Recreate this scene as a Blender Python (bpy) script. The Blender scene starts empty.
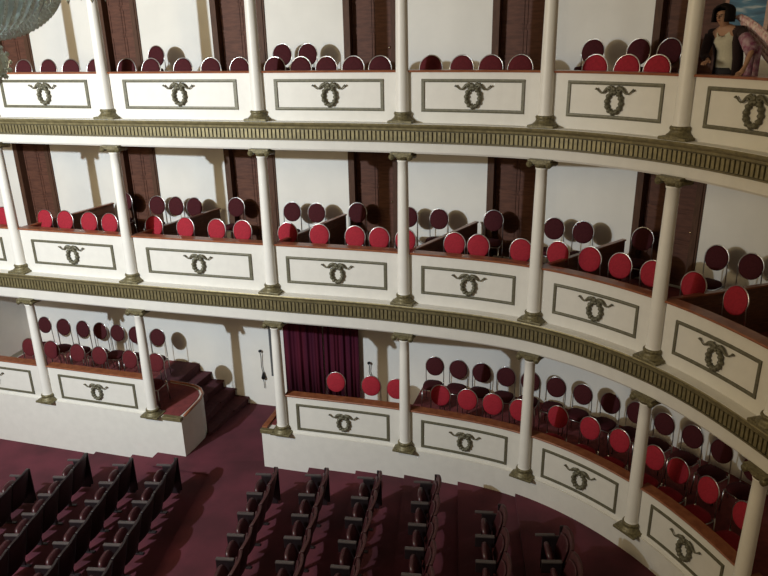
import bpy, bmesh, math, random
from mathutils import Vector, Matrix
random.seed(7)
S = bpy.context.scene
COL = S.collection
PI = math.pi

# ------------------------------------------------------------------ camera
cam_d = bpy.data.cameras.new('camera')
cam_d.sensor_width = 36.0
cam_d.lens = 36.0 * 694.63 / 768.0
cam_d.clip_start = 0.05
cam_d.clip_end = 200
cam = bpy.data.objects.new('camera', cam_d)
COL.objects.link(cam)
PITCH, ROLL = 0.34848, 0.018609
cam.matrix_world = (Matrix.Rotation(PI / 2 - PITCH, 4, 'X') @ Matrix.Rotation(-ROLL, 4, 'Z'))
S.camera = cam

# ------------------------------------------------------------------ world, lights, exposure
w = bpy.data.worlds.new('world')
S.world = w
w.use_nodes = True
bg = w.node_tree.nodes['Background']
bg.inputs[0].default_value = (1.0, 0.78, 0.47, 1)
bg.inputs[1].default_value = 0.20
ld = bpy.data.lights.new('house_lamp', 'SPOT')
ld.energy = 6900
ld.color = (0.76, 0.88, 1.0)
ld.shadow_soft_size = 0.10
ld.spot_size = math.radians(111)
ld.spot_blend = 1.0
lo = bpy.data.objects.new('house_lamp', ld)
lo.location = (-10.4, 3.1, 0.70)
lo.rotation_euler = (Vector((-7.0, 13.4, -3.3)) - Vector(lo.location)).to_track_quat('-Z', 'Y').to_euler()
COL.objects.link(lo)
fd = bpy.data.lights.new('warm_fill', 'POINT')  # added soft warm fill out of view at left, no fixture of the hall
fd.energy = 1800
fd.color = (1.0, 0.78, 0.44)
fd.shadow_soft_size = 1.8
fo = bpy.data.objects.new('warm_fill', fd)
fo.location = (-9.0, 4.6, 0.6)
COL.objects.link(fo)
S.view_settings.view_transform = 'Standard'
S.view_settings.look = 'None'
S.view_settings.gamma = 1
S.view_settings.use_curve_mapping = False
S.view_settings.exposure = 0.0

# ------------------------------------------------------------------ materials
def mat(name, col, rough=0.6, metal=0.0, var=0.0, scale=20.0, bump=0.0, spec=0.5, col2=None, stretch=None, sheen=0.0, coat=0.0, trans=0.0):
    m = bpy.data.materials.new(name)
    m.use_nodes = True
    nt = m.node_tree
    b = nt.nodes['Principled BSDF']
    b.inputs['Base Color'].default_value = (*col, 1)
    b.inputs['Roughness'].default_value = rough
    b.inputs['Metallic'].default_value = metal
    b.inputs['Specular IOR Level'].default_value = spec
    if sheen: b.inputs['Sheen Weight'].default_value = sheen
    if coat: b.inputs['Coat Weight'].default_value = coat
    if trans: b.inputs['Transmission Weight'].default_value = trans
    if var or bump or col2:
        tc = nt.nodes.new('ShaderNodeTexCoord')
        mp = nt.nodes.new('ShaderNodeMapping')
        nt.links.new(tc.outputs['Object'], mp.inputs[0])
        if stretch: mp.inputs['Scale'].default_value = stretch
        n = nt.nodes.new('ShaderNodeTexNoise')
        n.inputs['Scale'].default_value = scale
        n.inputs['Detail'].default_value = 5
        nt.links.new(mp.outputs[0], n.inputs['Vector'])
        r = nt.nodes.new('ShaderNodeMix')
        r.data_type = 'RGBA'
        c2 = col2 if col2 else tuple(c * (1 - var) for c in col)
        r.inputs[6].default_value = (*col, 1)
        r.inputs[7].default_value = (*c2, 1)
        cr = nt.nodes.new('ShaderNodeMapRange')
        cr.inputs[1].default_value = 0.35
        cr.inputs[2].default_value = 0.65
        nt.links.new(n.outputs[0], cr.inputs[0])
        nt.links.new(cr.outputs[0], r.inputs[0])
        nt.links.new(r.outputs[2], b.inputs['Base Color'])
        if bump:
            bp = nt.nodes.new('ShaderNodeBump')
            bp.inputs['Strength'].default_value = bump
            bp.inputs['Distance'].default_value = 0.01
            nt.links.new(n.outputs[0], bp.inputs['Height'])
            nt.links.new(bp.outputs[0], b.inputs['Normal'])
    return m

M = {}
M['wall'] = mat('cream_wall_paint', (0.80, 0.77, 0.70), 0.7, var=0.05, scale=2.0, bump=0.05)
M['white'] = mat('white_gloss_paint', (0.70, 0.68, 0.63), 0.5, var=0.05, scale=6.0)
M['column'] = mat('white_column_paint', (0.76, 0.74, 0.69), 0.45, var=0.04, scale=5.0)
M['bronze'] = mat('aged_bronze_paint', (0.20, 0.17, 0.085), 0.5, metal=0.25, var=0.5, scale=30.0, bump=0.25)
M['gilt'] = mat('dull_gold_paint', (0.25, 0.21, 0.105), 0.42, metal=0.4, var=0.35, scale=14.0)
M['gilt_dark'] = mat('dark_gold_paint', (0.15, 0.125, 0.068), 0.6, metal=0.2, var=0.3, scale=14.0)
M['moss'] = mat('grey_green_moulding_paint', (0.14, 0.13, 0.085), 0.5, metal=0.15, var=0.3, scale=25.0)
M['wood'] = mat('varnished_red_brown_wood', (0.30, 0.105, 0.045), 0.32, col2=(0.20, 0.06, 0.028), scale=9.0, stretch=(1, 1, 6), coat=0.3)
M['divider'] = mat('dark_box_partition_wood', (0.16, 0.065, 0.035), 0.42, col2=(0.10, 0.04, 0.022), scale=8.0, stretch=(1, 1, 5))
M['door'] = mat('stained_door_wood', (0.135, 0.057, 0.036), 0.6, spec=0.2, col2=(0.09, 0.038, 0.025), scale=5.0, stretch=(1, 1, 5))
M['doorframe'] = mat('door_frame_wood', (0.10, 0.048, 0.028), 0.6, spec=0.2, var=0.3, scale=6.0, stretch=(6, 6, 1))
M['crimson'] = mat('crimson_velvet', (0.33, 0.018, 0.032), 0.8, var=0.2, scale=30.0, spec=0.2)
M['wine'] = mat('shaded_crimson_velvet', (0.105, 0.013, 0.017), 0.85, var=0.2, scale=30.0, spec=0.2)  # darker crimson: shade on some front-row chairs put into the colour
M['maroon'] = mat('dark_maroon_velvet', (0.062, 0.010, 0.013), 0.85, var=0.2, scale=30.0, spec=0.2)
M['chrome'] = mat('chrome_tube', (0.55, 0.53, 0.51), 0.28, metal=1.0)
M['carpet'] = mat('maroon_carpet', (0.112, 0.019, 0.032), 0.95, var=0.45, scale=1.1, bump=0.3)
M['stair'] = mat('dark_wine_stair_carpet', (0.075, 0.015, 0.020), 0.95, var=0.3, scale=14.0, bump=0.3)
M['boxcarpet'] = mat('red_box_carpet', (0.20, 0.035, 0.035), 0.9, var=0.3, scale=9.0)
M['black'] = mat('black_metal', (0.02, 0.02, 0.022), 0.4, metal=0.6)
M['grey'] = mat('grey_painted_jamb', (0.10, 0.10, 0.10), 0.6, var=0.2)
M['curtain'] = mat('plum_curtain_cloth', (0.095, 0.013, 0.026), 0.95, col2=(0.06, 0.010, 0.024), scale=1.3, stretch=(5, 5, .2), spec=0.1)
M['seatwood'] = mat('dark_stained_seat_wood', (0.016, 0.010, 0.012), 0.45, var=0.3, scale=10.0)
M['seatred'] = mat('worn_maroon_seat_leather', (0.055, 0.014, 0.018), 0.4, var=0.3, scale=12.0)
M['arm'] = mat('worn_armrest_wood', (0.085, 0.07, 0.07), 0.32, var=0.3, scale=12.0)
M['brass'] = mat('brass_stud', (0.8, 0.7, 0.5), 0.15, metal=1.0)
M['glass'] = mat('crystal_glass', (0.78, 0.88, 0.88), 0.12, trans=0.55, spec=1.0)
M['bead'] = mat('crystal_bead', (0.88, 0.95, 0.95), 0.05, trans=0.35, spec=1.0)
M['patina'] = mat('green_patina_metal', (0.24, 0.28, 0.22), 0.35, metal=0.5, var=0.3)
M['skin'] = mat('skin', (0.36, 0.20, 0.13), 0.6)
M['hair'] = mat('black_hair', (0.010, 0.007, 0.007), 0.85, spec=0.15, var=0.3, scale=60, stretch=(6, 6, 1))
M['tank'] = mat('off_white_knit', (0.55, 0.53, 0.43), 0.85, var=0.08, scale=40)
M['cardigan'] = mat('dark_cardigan_wool', (0.026, 0.012, 0.015), 0.9, var=0.2, scale=50)
M['trousers'] = mat('black_trouser_cloth', (0.012, 0.011, 0.016), 0.85)
M['plaid'] = mat('purple_plaid_cloth', (0.22, 0.06, 0.13), 0.85, col2=(0.42, 0.30, 0.36), scale=16, stretch=(1, 1, 1))
M['pinkwhite'] = mat('pink_and_white_cloth', (0.85, 0.74, 0.72), 0.8, col2=(0.55, 0.28, 0.33), scale=14, stretch=(3, 3, .6))

# ------------------------------------------------------------------ plan: u runs along the balcony line (column n stands at u = n), t is the distance behind it
PT = [(-13.0, 15.32), (-10.2, 14.51), (-7.47, 13.72), (-4.93, 12.98), (-2.08, 12.21), (.36, 11.53), (2.46, 10.6), (3.88, 9.09), (4.61, 7.19), (4.85, 5.2), (4.62, 3.2), (4.0, 1.3), (3.0, -.5)]
PT = [Vector(p) for p in PT]
def plan(u):
    v = min(max(u + 2, 0), len(PT) - 1.000001); i = int(v); f = v - i
    p0 = PT[i-1] if i > 0 else 2 * PT[0] - PT[1]
    p1 = PT[i]; p2 = PT[i+1]
    p3 = PT[i+2] if i + 2 < len(PT) else 2 * PT[i+1] - PT[i]
    q = .5 * ((2*p1) + (p2-p0)*f + (2*p0-5*p1+4*p2-p3)*f*f + (3*p1-p0-3*p2+p3)*f**3)
    d = .5 * ((p2-p0) + 2*(2*p0-5*p1+4*p2-p3)*f + 3*(3*p1-p0-3*p2+p3)*f*f)
    d.normalize()
    return q, d
def W(u, t, z=0.0):
    q, d = plan(u)
    return Vector((q.x - d.y * t, q.y + d.x * t, z))
def heading(u):
    d = plan(u)[1]
    return math.atan2(d.y, d.x)

# ------------------------------------------------------------------ mesh helpers
class MB:
    def __init__(s): s.v = []; s.f = []; s.sm = []; s.mi = []
    def add(s, vs, fs, smooth=False, mi=0):
        o = len(s.v); s.v += [Vector(p) for p in vs]
        for f in fs: s.f.append([o + i for i in f]); s.sm.append(smooth); s.mi.append(mi)
        return s
    def box(s, c, d, rz=0.0, mi=0, mtx=None):
        x, y, z = d[0]/2, d[1]/2, d[2]/2
        R = mtx if mtx else Matrix.Rotation(rz, 3, 'Z')
        vs = [R @ Vector(p) + Vector(c) for p in [(-x,-y,-z),(x,-y,-z),(x,y,-z),(-x,y,-z),(-x,-y,z),(x,-y,z),(x,y,z),(-x,y,z)]]
        return s.add(vs, [(0,3,2,1),(4,5,6,7),(0,1,5,4),(1,2,6,5),(2,3,7,6),(3,0,4,7)], False, mi)
    def tube(s, pts, r, n=8, closed=False, squash=1.0, mi=0):
        pts = [Vector(p) for p in pts]; N = len(pts)
        rr = r if isinstance(r, (list, tuple)) else [r] * N
        vs = []; up0 = None
        for i, p in enumerate(pts):
            a = pts[i-1] if (i > 0 or closed) else p
            b = pts[(i+1) % N] if (i < N-1 or closed) else p
            t = (b - a)
            if t.length < 1e-9: t = Vector((0,0,1))
            t.normalize()
            if up0 is None:
                up0 = Vector((0,0,1)) if abs(t.z) < .9 else Vector((1,0,0))
            up = up0 - t * up0.dot(t)
            if up.length < 1e-4: up = Vector((1,0,0)) - t * t.x
            up.normalize(); up0 = up
            sd = t.cross(up)
            for k in range(n):
                an = 2*PI*k/n
                vs.append(p + (up*math.cos(an)*squash + sd*math.sin(an)) * rr[i])
        fs = []
        for i in range(N if closed else N-1):
            for k in range(n):
                a = i*n+k; b = i*n+(k+1) % n; c = ((i+1) % N)*n+(k+1) % n; d = ((i+1) % N)*n+k
                fs.append((a, d, c, b))
        if not closed:
            fs.append(tuple(range(n))); fs.append(tuple(reversed(range((N-1)*n, N*n))))
        return s.add(vs, fs, True, mi)
    def lathe(s, prof, n=20, c=(0,0,0), sx=1.0, sy=1.0, mi=0, smooth=True):
        vs = []
        for r, z in prof:
            for k in range(n):
                a = 2*PI*k/n
                vs.append((c[0]+r*sx*math.cos(a), c[1]+r*sy*math.sin(a), c[2]+z))
        fs = []
        for i in range(len(prof)-1):
            for k in range(n):
                fs.append((i*n+k, i*n+(k+1) % n, (i+1)*n+(k+1) % n, (i+1)*n+k))
        fs.append(tuple(reversed(range(n)))); fs.append(tuple(range((len(prof)-1)*n, len(prof)*n)))
        return s.add(vs, fs, smooth, mi)
    def sweep(s, u0, u1, prof, n=None, mi=0, skew=0.0, caps=True):
        """closed profile of (t, z) points run along the balcony line"""
        if n is None: n = max(2, int(abs(u1-u0)*10)+1)
        m = len(prof); vs = []
        for i in range(n+1):
            u = u0 + (u1-u0)*i/n
            for t, z in prof: vs.append(W(u + skew*t, t, z))
        fs = []
        for i in range(n):
            for k in range(m):
                a = i*m+k; b = i*m+(k+1) % m; c = (i+1)*m+(k+1) % m; d = (i+1)*m+k
                fs.append((a, b, c, d))
        if caps: fs.append(tuple(reversed(range(m)))); fs.append(tuple(range(n*m, (n+1)*m)))
        return s.add(vs, fs, False, mi)
    def prism(s, poly, z0, z1, mi=0, top=None):
        """vertical prism over (u, t) polygon"""
        n = len(poly)
        vs = [W(u, t, z0) for u, t in poly] + [W(u, t, z1) for u, t in poly]
        s.add(vs, [tuple(reversed(range(n))), tuple(range(n, 2*n))] + [(i, (i+1) % n, n+(i+1) % n, n+i) for i in range(n)], False, mi)
        return s
    def ball(s, c, r, nu=10, nv=6, mi=0):
        rx, ry, rz = r if isinstance(r, (tuple, list)) else (r, r, r)
        vs = []
        for j in range(nv+1):
            th = PI*j/nv
            for k in range(nu):
                a = 2*PI*k/nu
                vs.append((c[0]+rx*math.sin(th)*math.cos(a), c[1]+ry*math.sin(th)*math.sin(a), c[2]-rz*math.cos(th)))
        fs = [(j*nu+k, j*nu+(k+1) % nu, (j+1)*nu+(k+1) % nu, (j+1)*nu+k) for j in range(nv) for k in range(nu)]
        return s.add(vs, fs, True, mi)
    def octa(s, c, r, h, mi=0):
        x, y, z = c
        return s.add([(x+r,y,z),(x,y+r,z),(x-r,y,z),(x,y-r,z),(x,y,z+h),(x,y,z-h)], [(0,1,4),(1,2,4),(2,3,4),(3,0,4),(1,0,5),(2,1,5),(3,2,5),(0,3,5)], False, mi)
    def build(s, name, mats, parent=None, loc=None, rz=0.0, bevel=0.0, label=None, fixn=True):
        """verts are in the parent's (or own) local frame unless loc is None and no parent; returns the object"""
        me = bpy.data.meshes.new(name)
        me.from_pydata([tuple(v) for v in s.v], [], s.f)
        for p, sm, mi in zip(me.polygons, s.sm, s.mi): p.use_smooth = sm; p.material_index = mi
        for m in (mats if isinstance(mats, list) else [mats]): me.materials.append(m)
        if fixn:
            b = bmesh.new(); b.from_mesh(me)
            bmesh.ops.remove_doubles(b, verts=b.verts, dist=1e-5)
            bmesh.ops.recalc_face_normals(b, faces=b.faces); b.to_mesh(me); b.free()
        o = bpy.data.objects.new(name, me)
        COL.objects.link(o)
        if parent: o.parent = parent
        if loc is not None: o.location = loc; o.rotation_euler.z = rz
        if bevel:
            md = o.modifiers.new('bevel', 'BEVEL'); md.width = bevel; md.segments = 2; md.limit_method = 'ANGLE'
        if label: o['label'] = label
        return o
    def shifted(s, off):
        off = Vector(off); s.v = [v - off for v in s.v]; return s

def tag(o, label=None, cat=None, group=None, kind=None):
    if label: o['label'] = label
    if cat: o['category'] = cat
    if group: o['group'] = group
    if kind: o['kind'] = kind
    return o
def empty(name, loc, rz=0.0, label=None, cat=None, group=None, kind=None):
    o = bpy.data.objects.new(name, None)
    o.empty_display_size = .1
    COL.objects.link(o); o.location = loc; o.rotation_euler.z = rz
    return tag(o, label, cat, group, kind)
def struct(mb, name, m, label=None, bevel=0.0):
    return tag(mb.build(name, m, bevel=bevel), label, None, None, 'structure')
def copy_tree(o, parent=None):
    c = o.copy(); COL.objects.link(c)
    if parent: c.parent = parent
    for ch in o.children: copy_tree(ch, c)
    return c
ORD = ['first', 'second', 'third', 'fourth', 'fifth', 'sixth', 'seventh', 'eighth', 'ninth', 'tenth']

# ------------------------------------------------------------------ levels
RAIL = {3: -0.52, 2: -3.53, 1: -6.62}
LEDGE = {3: -1.33, 2: -4.46, 1: -7.47}
FLOOR = {3: -1.25, 2: -4.34, 1: -7.45}
FRAME = {3: (-0.65, -1.16), 2: (-3.75, -4.27), 1: (-6.80, -7.39)}
CAPB = {3: 1.15, 2: -1.92, 1: -5.16}
SOFF = {2: -1.82, 1: -5.06}
TNAME = {3: 'top balcony', 2: 'middle balcony', 1: 'lowest balcony'}
BACK = 2.62
U0, U1 = -1.95, 7.2

# ------------------------------------------------------------------ stalls floor in shallow terraces
rows = [  # backrest top line: far x, far y, slope dx/dy, number of seats, kind
    (-7.00, 11.61, .09, 4), (-6.01, 12.01, .065, 8), (-4.97, 11.67, .085, 8), (-4.02, 11.46, .088, 8),
    (-2.02, 10.99, .113, 7), (-1.06, 10.75, .104, 7), (-0.10, 10.52, .150, 6), (0.91, 10.25, .129, 6),
    (1.86, 9.30, .12, 4), (2.70, 8.66, .05, 3)]
SL = .1
def ground_at_row(i): return {3: -8.40, 4: -8.33}.get(i, -8.12 + .08 * (rows[i][0] - SL * (rows[i][1] - 11)))
edges = []
for i in range(len(rows) - 1):
    a = rows[i][0] - SL * (rows[i][1] - 11)
    edges.append((a + .33, ground_at_row(i), ground_at_row(i+1)))
mb = MB()
xs = [-14.0] + [e[0] for e in edges] + [9.0]
zs = [ground_at_row(0)] + [e[2] for e in edges]
PASS = -8.36
def fx(a, y): return a + SL * (y - 11)
for i in range(len(zs)):
    a, b = xs[i], xs[i+1]
    y0, y1 = -3.0, (12.46 if i in (3, 4) else 18.5)
    mb.add([(fx(a, y0), y0, zs[i]), (fx(b, y0), y0, zs[i]), (fx(b, y1), y1, zs[i]), (fx(a, y1), y1, zs[i])], [(0, 1, 2, 3)])
    if i + 1 < len(zs):
        mb.add([(fx(b, y0), y0, zs[i]), (fx(b, y0), y0, zs[i+1]), (fx(b, y1), y1, zs[i+1]), (fx(b, y1), y1, zs[i])], [(0, 3, 2, 1)])
for (u0_, u1_) in ((1.0, 2.1),):
    n_ = 8
    g = [[W(u0_+(u1_-u0_)*i/n_, t, z) for t, z in ((-.55, -8.365), (-.12, -8.365), (.6, -8.40), (BACK+.1, -8.53))] for i in range(n_+1)]
    for i in range(n_):
        for j in range(3):
            mb.add([g[i][j], g[i+1][j], g[i+1][j+1], g[i][j+1]], [(0, 1, 2, 3)])
floor = struct(mb, 'floor', M['carpet'], 'maroon carpet of the stalls floor rising in shallow terraces')

# ------------------------------------------------------------------ back walls, with door openings on the two upper balconies
DOORS = {-1: (-.74, -.42), 0: (.31, .63), 1: (1.31, 1.66), 2: (2.31, 2.67), 3: (3.38, 3.71), 4: (4.25, 4.59), 5: (5.30, 5.62), 6: (6.3, 6.6)}
CEIL = {3: 1.75, 2: -1.60, 1: -4.78}
def back_wall(tier):
    z0, z1 = FLOOR[tier], CEIL[tier]
    top = FLOOR[tier] + 2.62
    mb = MB(); u = U0
    for k in sorted(DOORS):
        a, b = DOORS[k]
        mb.sweep(u, a, [(BACK, z0), (BACK, z1), (BACK+.32, z1), (BACK+.32, z0)])
        mb.sweep(a, b, [(BACK, top), (BACK, z1), (BACK+.32, z1), (BACK+.32, top)])
        u = b
    mb.sweep(u, U1, [(BACK, z0), (BACK, z1), (BACK+.32, z1), (BACK+.32, z0)])
    struct(mb, 'wall_back_' + {3: 'upper', 2: 'middle'}[tier], M['wall'], 'cream back wall of the ' + TNAME[tier])
back_wall(3); back_wall(2)
mb = MB(); mb.sweep(U0, U1, [(BACK, -9.2), (BACK, CEIL[1]), (BACK+.32, CEIL[1]), (BACK+.32, -9.2)])
struct(mb, 'wall_back_lower', M['wall'], 'cream back wall of the lowest balcony and stair passage')
# left return wall closing the lower box
mb = MB(); mb.sweep(-.98, -.90, [(.10, -7.45), (.10, CEIL[1]), (BACK, CEIL[1]), (BACK, -7.45)], n=1)
struct(mb, 'wall_left', M['wall'], 'cream return wall closing the lowest balcony at the left')
# slabs
for tier in (3, 2):
    mb = MB(); zc = CEIL[tier-1]; zf = FLOOR[tier]
    mb.sweep(U0, U1, [(.10, zc), (.10, zf), (BACK+.3, zf), (BACK+.3, zc)])
    o = struct(mb, 'floor_' + {3: 'upper', 2: 'middle'}[tier], [M['white']], 'floor slab of the ' + TNAME[tier])
    mb = MB(); mb.sweep(U0, U1, [(.16, zf), (.16, zf+.012), (BACK, zf+.012), (BACK, zf)])
    struct(mb, 'floor_carpet_' + {3: 'upper', 2: 'middle'}[tier], M['boxcarpet'], 'red carpet on the floor of the ' + TNAME[tier])
mb = MB(); mb.sweep(U0, U1, [(-.05, 1.75), (-.05, 2.0), (BACK+.3, 2.0), (BACK+.3, 1.75)])
struct(mb, 'ceiling', M['white'], 'white ceiling above the top balcony')
# lower platforms
mb = MB()
mb.sweep(U0, .84, [(-.07, -9.1), (-.07, -7.46), (1.36, -7.46), (1.36, -7.60), (BACK, -7.60), (BACK, -9.1)])
struct(mb, 'wall_platform_left', M['white'], 'white plinth wall under the lowest balcony left of the stairs')
mb = MB()
corner = [(.84, -.07), (1.235, -.07), (1.24, .30), (1.235, .75), (1.21, 1.0), (1.16, 1.18), (1.09, 1.29), (1.0, 1.34), (.84, 1.36)]
mb.prism(corner, -9.1, -7.46)
struct(mb, 'wall_platform_corner', M['white'], 'rounded white end wall of the left plinth beside the stairs')
mb = MB()
mb.sweep(1.84, 2.88, [(-.07, -9.1), (-.07, -7.46), (1.0, -7.46), (1.0, -9.1)])
mb.sweep(1.84, 2.88, [(1.0, -9.1), (1.0, -8.06), (BACK, -8.06), (BACK, -9.1)])
mb.sweep(2.88, U1, [(-.07, -9.1), (-.07, -7.46), (BACK, -7.46), (BACK, -9.1)])
struct(mb, 'wall_platform_right', M['white'], 'white plinth wall under the lowest balcony right of the passage')
mb = MB()
mb.sweep(-.90, .84, [(.13, -7.46), (.13, -7.445), (1.355, -7.445), (1.355, -7.46)])
mb.sweep(-.90, .84, [(1.365, -7.60), (1.365, -7.585), (BACK, -7.585), (BACK, -7.60)])
cin = [(.84, .13), (.97, .13), (.97, .02), (1.205, .02), (1.21, .30), (1.205, .75), (1.185, .97), (1.14, 1.14), (1.08, 1.24), (.99, 1.29), (.84, 1.31)]
mb.prism(cin, -7.46, -7.445)
mb.sweep(1.88, 2.88, [(.16, -7.46), (.16, -7.445), (1.0, -7.445), (1.0, -7.46)])
mb.sweep(1.85, 2.88, [(1.0, -8.06), (1.0, -8.045), (BACK, -8.045), (BACK, -8.06)])
mb.sweep(2.88, U1, [(.16, -7.46), (.16, -7.445), (BACK, -7.445), (BACK, -7.46)])
struct(mb, 'floor_carpet_lower', M['boxcarpet'], 'red carpet on the floor of the lowest balcony')
# wooden nosing round the free corner and along the passage edge
mb = MB()
mb.tube([W(u, t, -7.43) for u, t in [(1.243, .03)]+corner[2:]], .03, 8)
tag(mb.build('platform_edging', M['wood']), 'curved wooden edging round the platform corner above the stairs', 'edging')
mb = MB(); mb.sweep(1.835, 1.875, [(-.01, -7.459), (-.01, -7.41), (.98, -7.41), (.98, -7.459)], n=1)
tag(mb.build('platform_edging', M['wood'], bevel=.006), 'straight wooden edging on the platform end beside the passage', 'edging')
mb = MB(); mb.sweep(1.09, 1.238, [(-.115, -7.51), (-.115, -7.43), (.0, -7.43), (.0, -7.51)], n=3)
tag(mb.build('edge_plate', M['gilt'], bevel=.006), 'gilt edge plate on the platform corner right of the end column', 'edge plate')
mb = MB(); mb.sweep(1.835, 1.93, [(-.115, -7.51), (-.115, -7.43), (-.02, -7.43), (-.02, -7.51)], n=2)
tag(mb.build('edge_plate', M['gilt'], bevel=.006), 'small gilt edge plate left of the column beside the curtain', 'edge plate')

# ------------------------------------------------------------------ cornices: ledge, gilt moulding, fluted band, frieze
for tier in (3, 2):
    L = LEDGE[tier]; SO = SOFF[tier-1]
    root = empty('balcony_cornice', W(3, 0, L), 0, 'curved cornice with gilt moulding and fluted bronze band under the ' + TNAME[tier], 'cornice')
    off = W(3, 0, L)
    d1 = L - (.12 if tier == 3 else .13); d2 = L - (.29 if tier == 3 else .33)
    mb = MB(); mb.sweep(U0, U1, [(-.185, L-.035), (-.185, L), (.14, L), (.14, SO), (-.05, SO), (-.07, SO+.03), (-.09, d2-.02), (-.09, L-.04)], n=110)
    mb.shifted(off).build('frieze', M['white'], root)
    mb = MB(); mb.sweep(U0, U1, [(-.195, L-.04), (-.20, L-.022), (-.19, L-.005), (-.18, L-.035), (-.165, L-.06), (-.15, L-.075), (-.145, d1+.012), (-.12, d1), (-.088, d1), (-.088, L-.04)], n=110)
    mb.shifted(off).build('gilt_moulding', M['gilt'], root)
    mb = MB(); mb.sweep(U0, U1, [(-.098, d2+.0), (-.098, d1), (-.088, d1), (-.088, d2)], n=110)
    mb.shifted(off).build('band_ground', M['gilt_dark'], root)
    mb = MB(); n = 0; u = U0; 
    while u < U1 - .03:
        q, d = plan(u); step = .074 / max(.5, (plan(u+.01)[0]-plan(u-.01)[0]).length / .02)
        zc = (d1+d2)/2
        mb.box(W(u+step/2, -.108, zc), (.044, .026, (d1-d2)*.88), heading(u+step/2))
        u += step
    mb.shifted(off).build('fluted_band', M['moss'] if False else M['gilt'], root)
    mb = MB(); mb.sweep(U0, U1, [(-.125, d2-.022), (-.125, d2), (-.088, d2), (-.088, d2-.022)], n=110)
    mb.shifted(off).build('lower_bead', M['gilt_dark'], root)

# ------------------------------------------------------------------ parapets
def wreath_mb():
    mb = MB(); N = 48
    mb.tube([(.105*math.sin(2*PI*i/N), -.02, -.03+.138*math.cos(2*PI*i/N)) for i in range(N)], [.034 + .010*math.sin(i*PI/2+.5) for i in range(N)], 8, closed=True)
    for i in range(16):
        a = 2*PI*(i+.5)/16
        mb.ball((.108*math.sin(a), -.045, -.03+.14*math.cos(a)), (.022, .014, .022), 6, 4)
    return mb
def ribbon_mb():
    mb = MB()
    for s in (-1, 1):
        mb.tube([(s*(.03+.035*(1-math.cos(2*PI*k/10))), -.035, .15+.035*math.sin(2*PI*k/10)) for k in range(10)], .014, 6, closed=True)
        pts = []; rr = []
        for k in range(15):
            f = k/14
            pts.append((s*(.04+.24*f), -.03, .135+.032*math.sin(f*7.5)*(1) - .02*f)); rr.append(.017 + .008*math.sin(f*PI*2))
        pts.append((s*.285, -.03, .15)); rr.append(.022)
        mb.tube(pts, rr, 6)
    mb.ball((0, -.045, .15), (.032, .022, .036), 8, 6)
    return mb
WREATH = wreath_mb(); RIB = ribbon_mb()
wr_me = WREATH.build('wreath', M['moss']); rb_me = RIB.build('ribbon_bow', M['moss'])
wreath_mesh, ribbon_mesh = wr_me.data, rb_me.data
bpy.data.objects.remove(wr_me); bpy.data.objects.remove(rb_me)
FRU = {-1: (.13, .865), 0: (.13, .865), 1: (.13, .865), 2: (.115, .865), 3: (.13, .84), 4: (.15, .84), 5: (.15, .84), 6: (.15, .84)}
def parapet(tier, k, label):
    R, L = RAIL[tier], LEDGE[tier]
    uc = k + .5; org = W(uc, 0, L)
    root = empty('balcony_parapet', org, heading(uc), label, 'parapet')
    inv = Matrix.Rotation(-heading(uc), 3, 'Z')
    def loc(mb):
        mb.v = [inv @ (v - org) for v in mb.v]; return mb
    d = .032
    mb = MB(); mb.sweep(k+d, k+1-d, [(.0, L-.005), (.0, R-.03), (.12, R-.03), (.12, L-.005)])
    if tier == 1: mb.sweep(k+d, k+1-d, [(-.035, L-.03), (-.035, L+.02), (.0, L+.035), (.02, L-.03)])
    loc(mb).build('panel', M['white'], root)
    mb = MB(); mb.sweep(k+d, k+1-d, [(-.035, R-.03), (-.04, R-.012), (-.03, R), (.17, R), (.18, R-.012), (.17, R-.03)])
    loc(mb).build('wooden_rail', M['wood'], root)
    a, b = FRU[k]; a += k; b += k; zt, zb = FRAME[tier]; wd = .054; du = wd / 2.75
    mb = MB()
    for z0, z1 in ((zt-wd, zt), (zb, zb+wd)):
        mb.sweep(a, b, [(-.018, z0+.006), (-.022, (z0+z1)/2), (-.018, z1-.006), (.003, z1), (.003, z0)])
    for x in (a, b-du):
        mb.sweep(x, x+du, [(-.020, zb+.006), (-.020, zt-.006), (.003, zt), (.003, zb)], n=1)
    loc(mb).build('panel_frame', M['moss'], root)
    wo = bpy.data.objects.new('wreath', wreath_mesh); COL.objects.link(wo); wo.parent = root
    um = (a+b)/2; p = inv @ (W(um, -.01, (zt+zb)/2 + .008) - org)
    wo.location = p; wo.rotation_euler.z = heading(um) - heading(uc)
    ro = bpy.data.objects.new('ribbon_bow', ribbon_mesh); COL.objects.link(ro); ro.parent = wo
BAYN = {3: lambda k: k, 2: lambda k: k+1, 1: lambda k: k+1}
def bayname(tier, k):
    i = BAYN[tier](k)
    return ORD[i] + ' bay from left'
for tier, ks in ((3, range(-1, 7)), (2, range(-1, 7)), (1, (-1, 0, 2, 3, 4, 5, 6))):
    for k in ks:
        if tier == 3 and k == -1: lab = 'white wreath panel of the top balcony, out beyond the chandelier'
        elif k == 6: lab = 'white wreath panel of the %s, nearest the camera beyond the last column' % TNAME[tier]
        else: lab = 'white parapet with bronze wreath and wooden rail, %s, %s' % (TNAME[tier], bayname(tier, k))
        parapet(tier, k, lab)

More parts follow.
